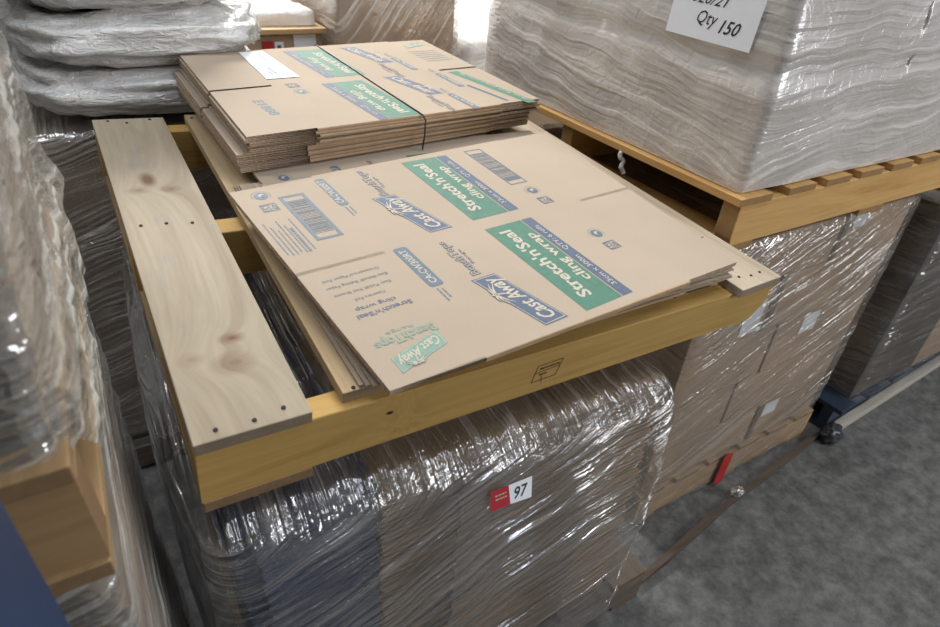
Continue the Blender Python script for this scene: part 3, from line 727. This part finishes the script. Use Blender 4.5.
pallet(tp, 1.3, 1.0, .125, std_boards(1.3, 1.0, 7, .11), [(.03, .07), (.48, .52), (.93, .97)], [(0.0, .09, .03, 1.0), (.6, .7, .03, 1.0), (1.2, 1.3, .03, 1.0)], DARKP, DARKP, DARKP)
obj('front_rail', boxbm(-.01, -.008, -.124, 1.32, .026, -.092, bev=.003), W_PLX, tp)
for i in range(4):
    for j in range(2):
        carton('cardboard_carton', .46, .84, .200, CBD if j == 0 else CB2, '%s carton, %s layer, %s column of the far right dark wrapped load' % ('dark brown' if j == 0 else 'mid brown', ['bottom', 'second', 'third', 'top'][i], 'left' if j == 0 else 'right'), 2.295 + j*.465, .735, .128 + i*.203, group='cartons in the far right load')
film_shell('stretch_film', 2.275, .716, .105, 3.25, 1.62, .955, F_DARK, step=.02, rad=.035, amp=.006, bulge=.012, tilt=(0, -.2), seed=23,
           label='wrinkled dark-looking stretch film around the far right load')
def crumple(name, c, r, mat, label, cat, seed=0, sq=(1, 1, 1)):
    bm = bmesh.new(); bmesh.ops.create_icosphere(bm, subdivisions=4, radius=1)
    for v in bm.verts:
        d = v.co.normalized(); n = 1 + .35*noise.noise(d*2.2 + Vector((seed, 0, 0))) + .22*abs(noise.noise(d*5 + Vector((seed, 3, 0)))) + .08*noise.noise(d*14)
        v.co = Vector(c) + Vector((d.x*r*n*sq[0], d.y*r*n*sq[1], d.z*r*n*sq[2]))
        v.co.z = max(v.co.z, .001)
    return T(obj(name, bm, mat, smooth=True), label, cat)
DPL = plain('dark_plastic', (.04, .042, .05), .22, .3, 60)
crumple('film_scrap', (2.17, .690, .035), .040, DPL, 'crumpled ball of dark film on the floor at the corner of the far right pallet', 'film scrap', 4, (1.2, .8, .9))
crumple('film_scrap', (1.60, .672, .030), .018, F_THIN, 'small clear scrap of film caught on the timber lath', 'film scrap', 9, (1.5, 1, .8))

# ------------------------------------------------------------------ foreground left stack
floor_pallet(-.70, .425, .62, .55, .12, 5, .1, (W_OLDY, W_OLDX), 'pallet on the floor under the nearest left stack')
fb_ = folded_mesh('flattened_carton', .57, .47, .0150, f=.10, mats=(CB3, CB3))
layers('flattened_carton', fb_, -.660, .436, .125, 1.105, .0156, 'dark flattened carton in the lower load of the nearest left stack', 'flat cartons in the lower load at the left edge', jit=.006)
film_shell('stretch_film', -.695, .418, .10, -.082, .97, 1.136, F_FORE, step=.018, rad=.02, amp=.005, bulge=.004, tilt=(.1, .1), seed=29, label='clear stretch film around the lower load of the nearest left stack')
pf = empty('wooden_pallet', loc=(-.70, .405, 1.276), label='pine pallet sandwiched between two wrapped loads at the left edge', cat='pallet')
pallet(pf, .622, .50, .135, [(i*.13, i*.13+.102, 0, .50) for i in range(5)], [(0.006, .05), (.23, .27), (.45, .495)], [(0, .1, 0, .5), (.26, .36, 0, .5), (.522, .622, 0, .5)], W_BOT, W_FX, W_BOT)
fu = folded_mesh('flattened_carton', .575, .47, .0110, f=.10, mats=(CB3, CB3))
layers('flattened_carton', fu, -.662, .436, 1.280, 1.78, .0162, 'dark flattened carton in the upper load of the nearest left stack', 'flat cartons in the upper load at the left edge', jit=.007)
def fshape(p, u, w_, h):
    if u > .5:
        if h < .22 and w_ > .08:
            q = (1-h/.22)*min(1, (w_-.08)/.12); p.z -= .085*q; p.x += .004*q
        p.x += .005*math.sin(p.z*23)*1.0 + .018*math.exp(-((p.z-1.30)/.03)**2)*(w_ > .05)
        p.x += .007*noise.noise(Vector((p.y*22, p.z*6, 2))) + .005*noise.noise(Vector((p.y*60, p.z*20, 2)))
    return p
film_shell('stretch_film', -.695, .418, 1.262, -.075, .96, 1.80, F_FORE, step=.009, rad=.018, amp=.0065, bulge=.006, tilt=(.1, .1), seed=37, sfreq=18,
           label='bright crinkled stretch film around the upper load of the nearest left stack', shape=fshape)
# blue rack post
bm = bmesh.new(); pr = [(-.25, .24), (-.101, .24), (-.101, .33), (-.106, .33), (-.106, .246), (-.244, .246), (-.244, .33), (-.25, .33)]
prism(bm, pr, .005, 2.3)
bp_ = empty('rack_post', loc=(0, 0, 0), label='smooth blue painted steel post at the bottom left corner', cat='post')
obj('channel', bm, BLUEP, bp_); obj('foot_plate', boxbm(-.275, .22, 0, -.08, .35, .005), BLUEP, bp_)

# ------------------------------------------------------------------ rear left sacks G
GREY = bpy.data.materials.new('grey_sack_plastic'); GREY.use_nodes = True
nt = GREY.node_tree; b = nt.nodes['Principled BSDF']
g = noise_(nt, coords(nt, scale=(1.2, 5, 16)), 1.6, 5, .6); g2 = noise_(nt, coords(nt), 30, 4)
L(nt, ramp(nt, g, [(.3, (.36, .34, .32)), (.55, (.62, .615, .60)), (.75, (.82, .82, .83))]), b.inputs['Base Color'])
b.inputs['Roughness'].default_value = .16; b.inputs['Specular IOR Level'].default_value = .9
g3 = noise_(nt, coords(nt, scale=(1, 1, 2.5), rot=(0, .3, 0)), 26, 3, .6, 1.0)
bump(nt, b, math_(nt, 'ADD', g, math_(nt, 'MULTIPLY', g3, .6)), 1, .016)
def sack(x, y, z, w_, d_, h_, seed, label, rz=0):
    bm = bmesh.new(); bmesh.ops.create_icosphere(bm, subdivisions=5, radius=1)
    for v in bm.verts:
        n = v.co.normalized()
        s = lambda t, e: math.copysign(abs(t)**e, t)
        p = Vector((s(n.x, .55)*w_/2, s(n.y, .55)*d_/2, s(n.z, .75)*h_/2))
        fold = noise.noise(Vector((n.x*1.6 + seed, n.y*2, n.z*4.5)))*.026 + noise.noise(Vector((n.x*4 + seed, n.y*5, n.z*6 + n.x*4)))*.012 + noise.noise(Vector((n.x*11 + seed, n.y*11, n.z*14)))*.006
        v.co = p*(1 + 0) + n*fold
    o = obj('plastic_sack', bm, GREY, smooth=True); o.matrix_world = Matrix.Translation((x, y, z)) @ Matrix.Rotation(rz, 4, 'Z')
    return T(o, label, 'sack', 'grey sacks stacked at the rear left')
sk = [(.160, 2.14, 1.208, .62, .96, .135), (.145, 2.15, 1.325, .60, .95, .130), (.125, 2.17, 1.442, .55, .92, .130), (.10, 2.2, 1.560, .50, .86, .13)]
for i, q in enumerate(sk):
    sack(*q, seed=i*3.7, label='grey plastic-wrapped sack at the rear left, %s of the pile' % ['lowest', 'second from the bottom', 'third from the bottom', 'uppermost'][i], rz=math.radians((-4, 3, -2, 4, 0)[i]))
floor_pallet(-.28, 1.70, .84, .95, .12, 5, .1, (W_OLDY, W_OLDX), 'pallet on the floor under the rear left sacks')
for i in range(4):
    for j in range(2):
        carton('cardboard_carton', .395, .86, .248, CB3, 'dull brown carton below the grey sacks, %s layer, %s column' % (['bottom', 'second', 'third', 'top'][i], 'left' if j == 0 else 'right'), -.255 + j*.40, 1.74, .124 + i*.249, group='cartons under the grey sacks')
film_shell('stretch_film', -.28, 1.705, .10, .565, 2.63, 1.134, F_CLEAR, step=.02, rad=.03, amp=.006, bulge=.012, tilt=(.2, .1), seed=41, label='dull clear stretch film around the cartons under the grey sacks')

# ------------------------------------------------------------------ back row
PALEF = film('stretch_film_white', tint=(.92, .92, .90), base=.85, streak=.15, tilt=(.1, .2), freq=30, bumpy=.5, rough=.3, dense=.2)
F_BACK = film('stretch_film_back', tint=(.85, .82, .78), base=.10, streak=.5, tilt=(1.2, 0), freq=30, bumpy=.7, rough=.2)
def block(x0, x1, y0, y1, tops, mat, where, n):
    for i in range(len(tops)-1):
        carton('cardboard_carton', x1-x0-.006, y1-y0, tops[i+1]-tops[i]-.003, mat, 'brown carton in the %s, %s layer' % (where, ['bottom', 'second', 'third', 'fourth', 'fifth', 'sixth'][i]), x0, y0, tops[i])
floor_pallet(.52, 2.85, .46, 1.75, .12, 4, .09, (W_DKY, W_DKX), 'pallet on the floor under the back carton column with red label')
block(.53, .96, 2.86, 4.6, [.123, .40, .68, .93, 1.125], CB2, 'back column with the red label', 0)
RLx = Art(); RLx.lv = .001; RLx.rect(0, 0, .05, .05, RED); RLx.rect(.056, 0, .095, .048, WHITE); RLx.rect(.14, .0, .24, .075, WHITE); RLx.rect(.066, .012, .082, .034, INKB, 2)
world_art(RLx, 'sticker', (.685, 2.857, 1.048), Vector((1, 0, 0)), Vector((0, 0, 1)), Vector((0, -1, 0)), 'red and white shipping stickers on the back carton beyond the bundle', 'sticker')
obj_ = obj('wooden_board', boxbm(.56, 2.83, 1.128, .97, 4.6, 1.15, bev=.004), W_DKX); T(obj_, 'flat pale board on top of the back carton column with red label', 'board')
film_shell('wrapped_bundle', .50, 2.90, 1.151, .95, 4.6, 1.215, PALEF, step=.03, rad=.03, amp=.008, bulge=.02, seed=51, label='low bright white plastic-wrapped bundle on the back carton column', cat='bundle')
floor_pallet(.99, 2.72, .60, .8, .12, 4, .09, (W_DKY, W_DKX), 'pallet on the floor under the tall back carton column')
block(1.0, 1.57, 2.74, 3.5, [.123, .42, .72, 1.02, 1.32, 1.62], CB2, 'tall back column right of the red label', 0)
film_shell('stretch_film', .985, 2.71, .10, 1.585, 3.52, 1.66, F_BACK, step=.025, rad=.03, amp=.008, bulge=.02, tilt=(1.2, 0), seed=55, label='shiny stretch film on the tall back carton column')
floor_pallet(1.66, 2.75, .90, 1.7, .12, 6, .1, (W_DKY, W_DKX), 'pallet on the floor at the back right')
block(1.66, 2.55, 2.78, 5.5, [.123, .5, .80], CB2, 'low back column at the back right', 0)
floor_pallet(1.63, 2.70, .95, 1.72, .11, 6, .1, (W_ORY, W_ORX), 'light pine pallet on the low back cartons', z=.803)
film_shell('wrapped_bundle', 1.66, 2.72, .915, 2.65, 5.6, 1.10, PALEF, step=.03, rad=.05, amp=.01, bulge=.03, seed=61, label='white plastic-wrapped load behind the Qty 150 load', cat='bundle')
bpy.context.view_layer.update()
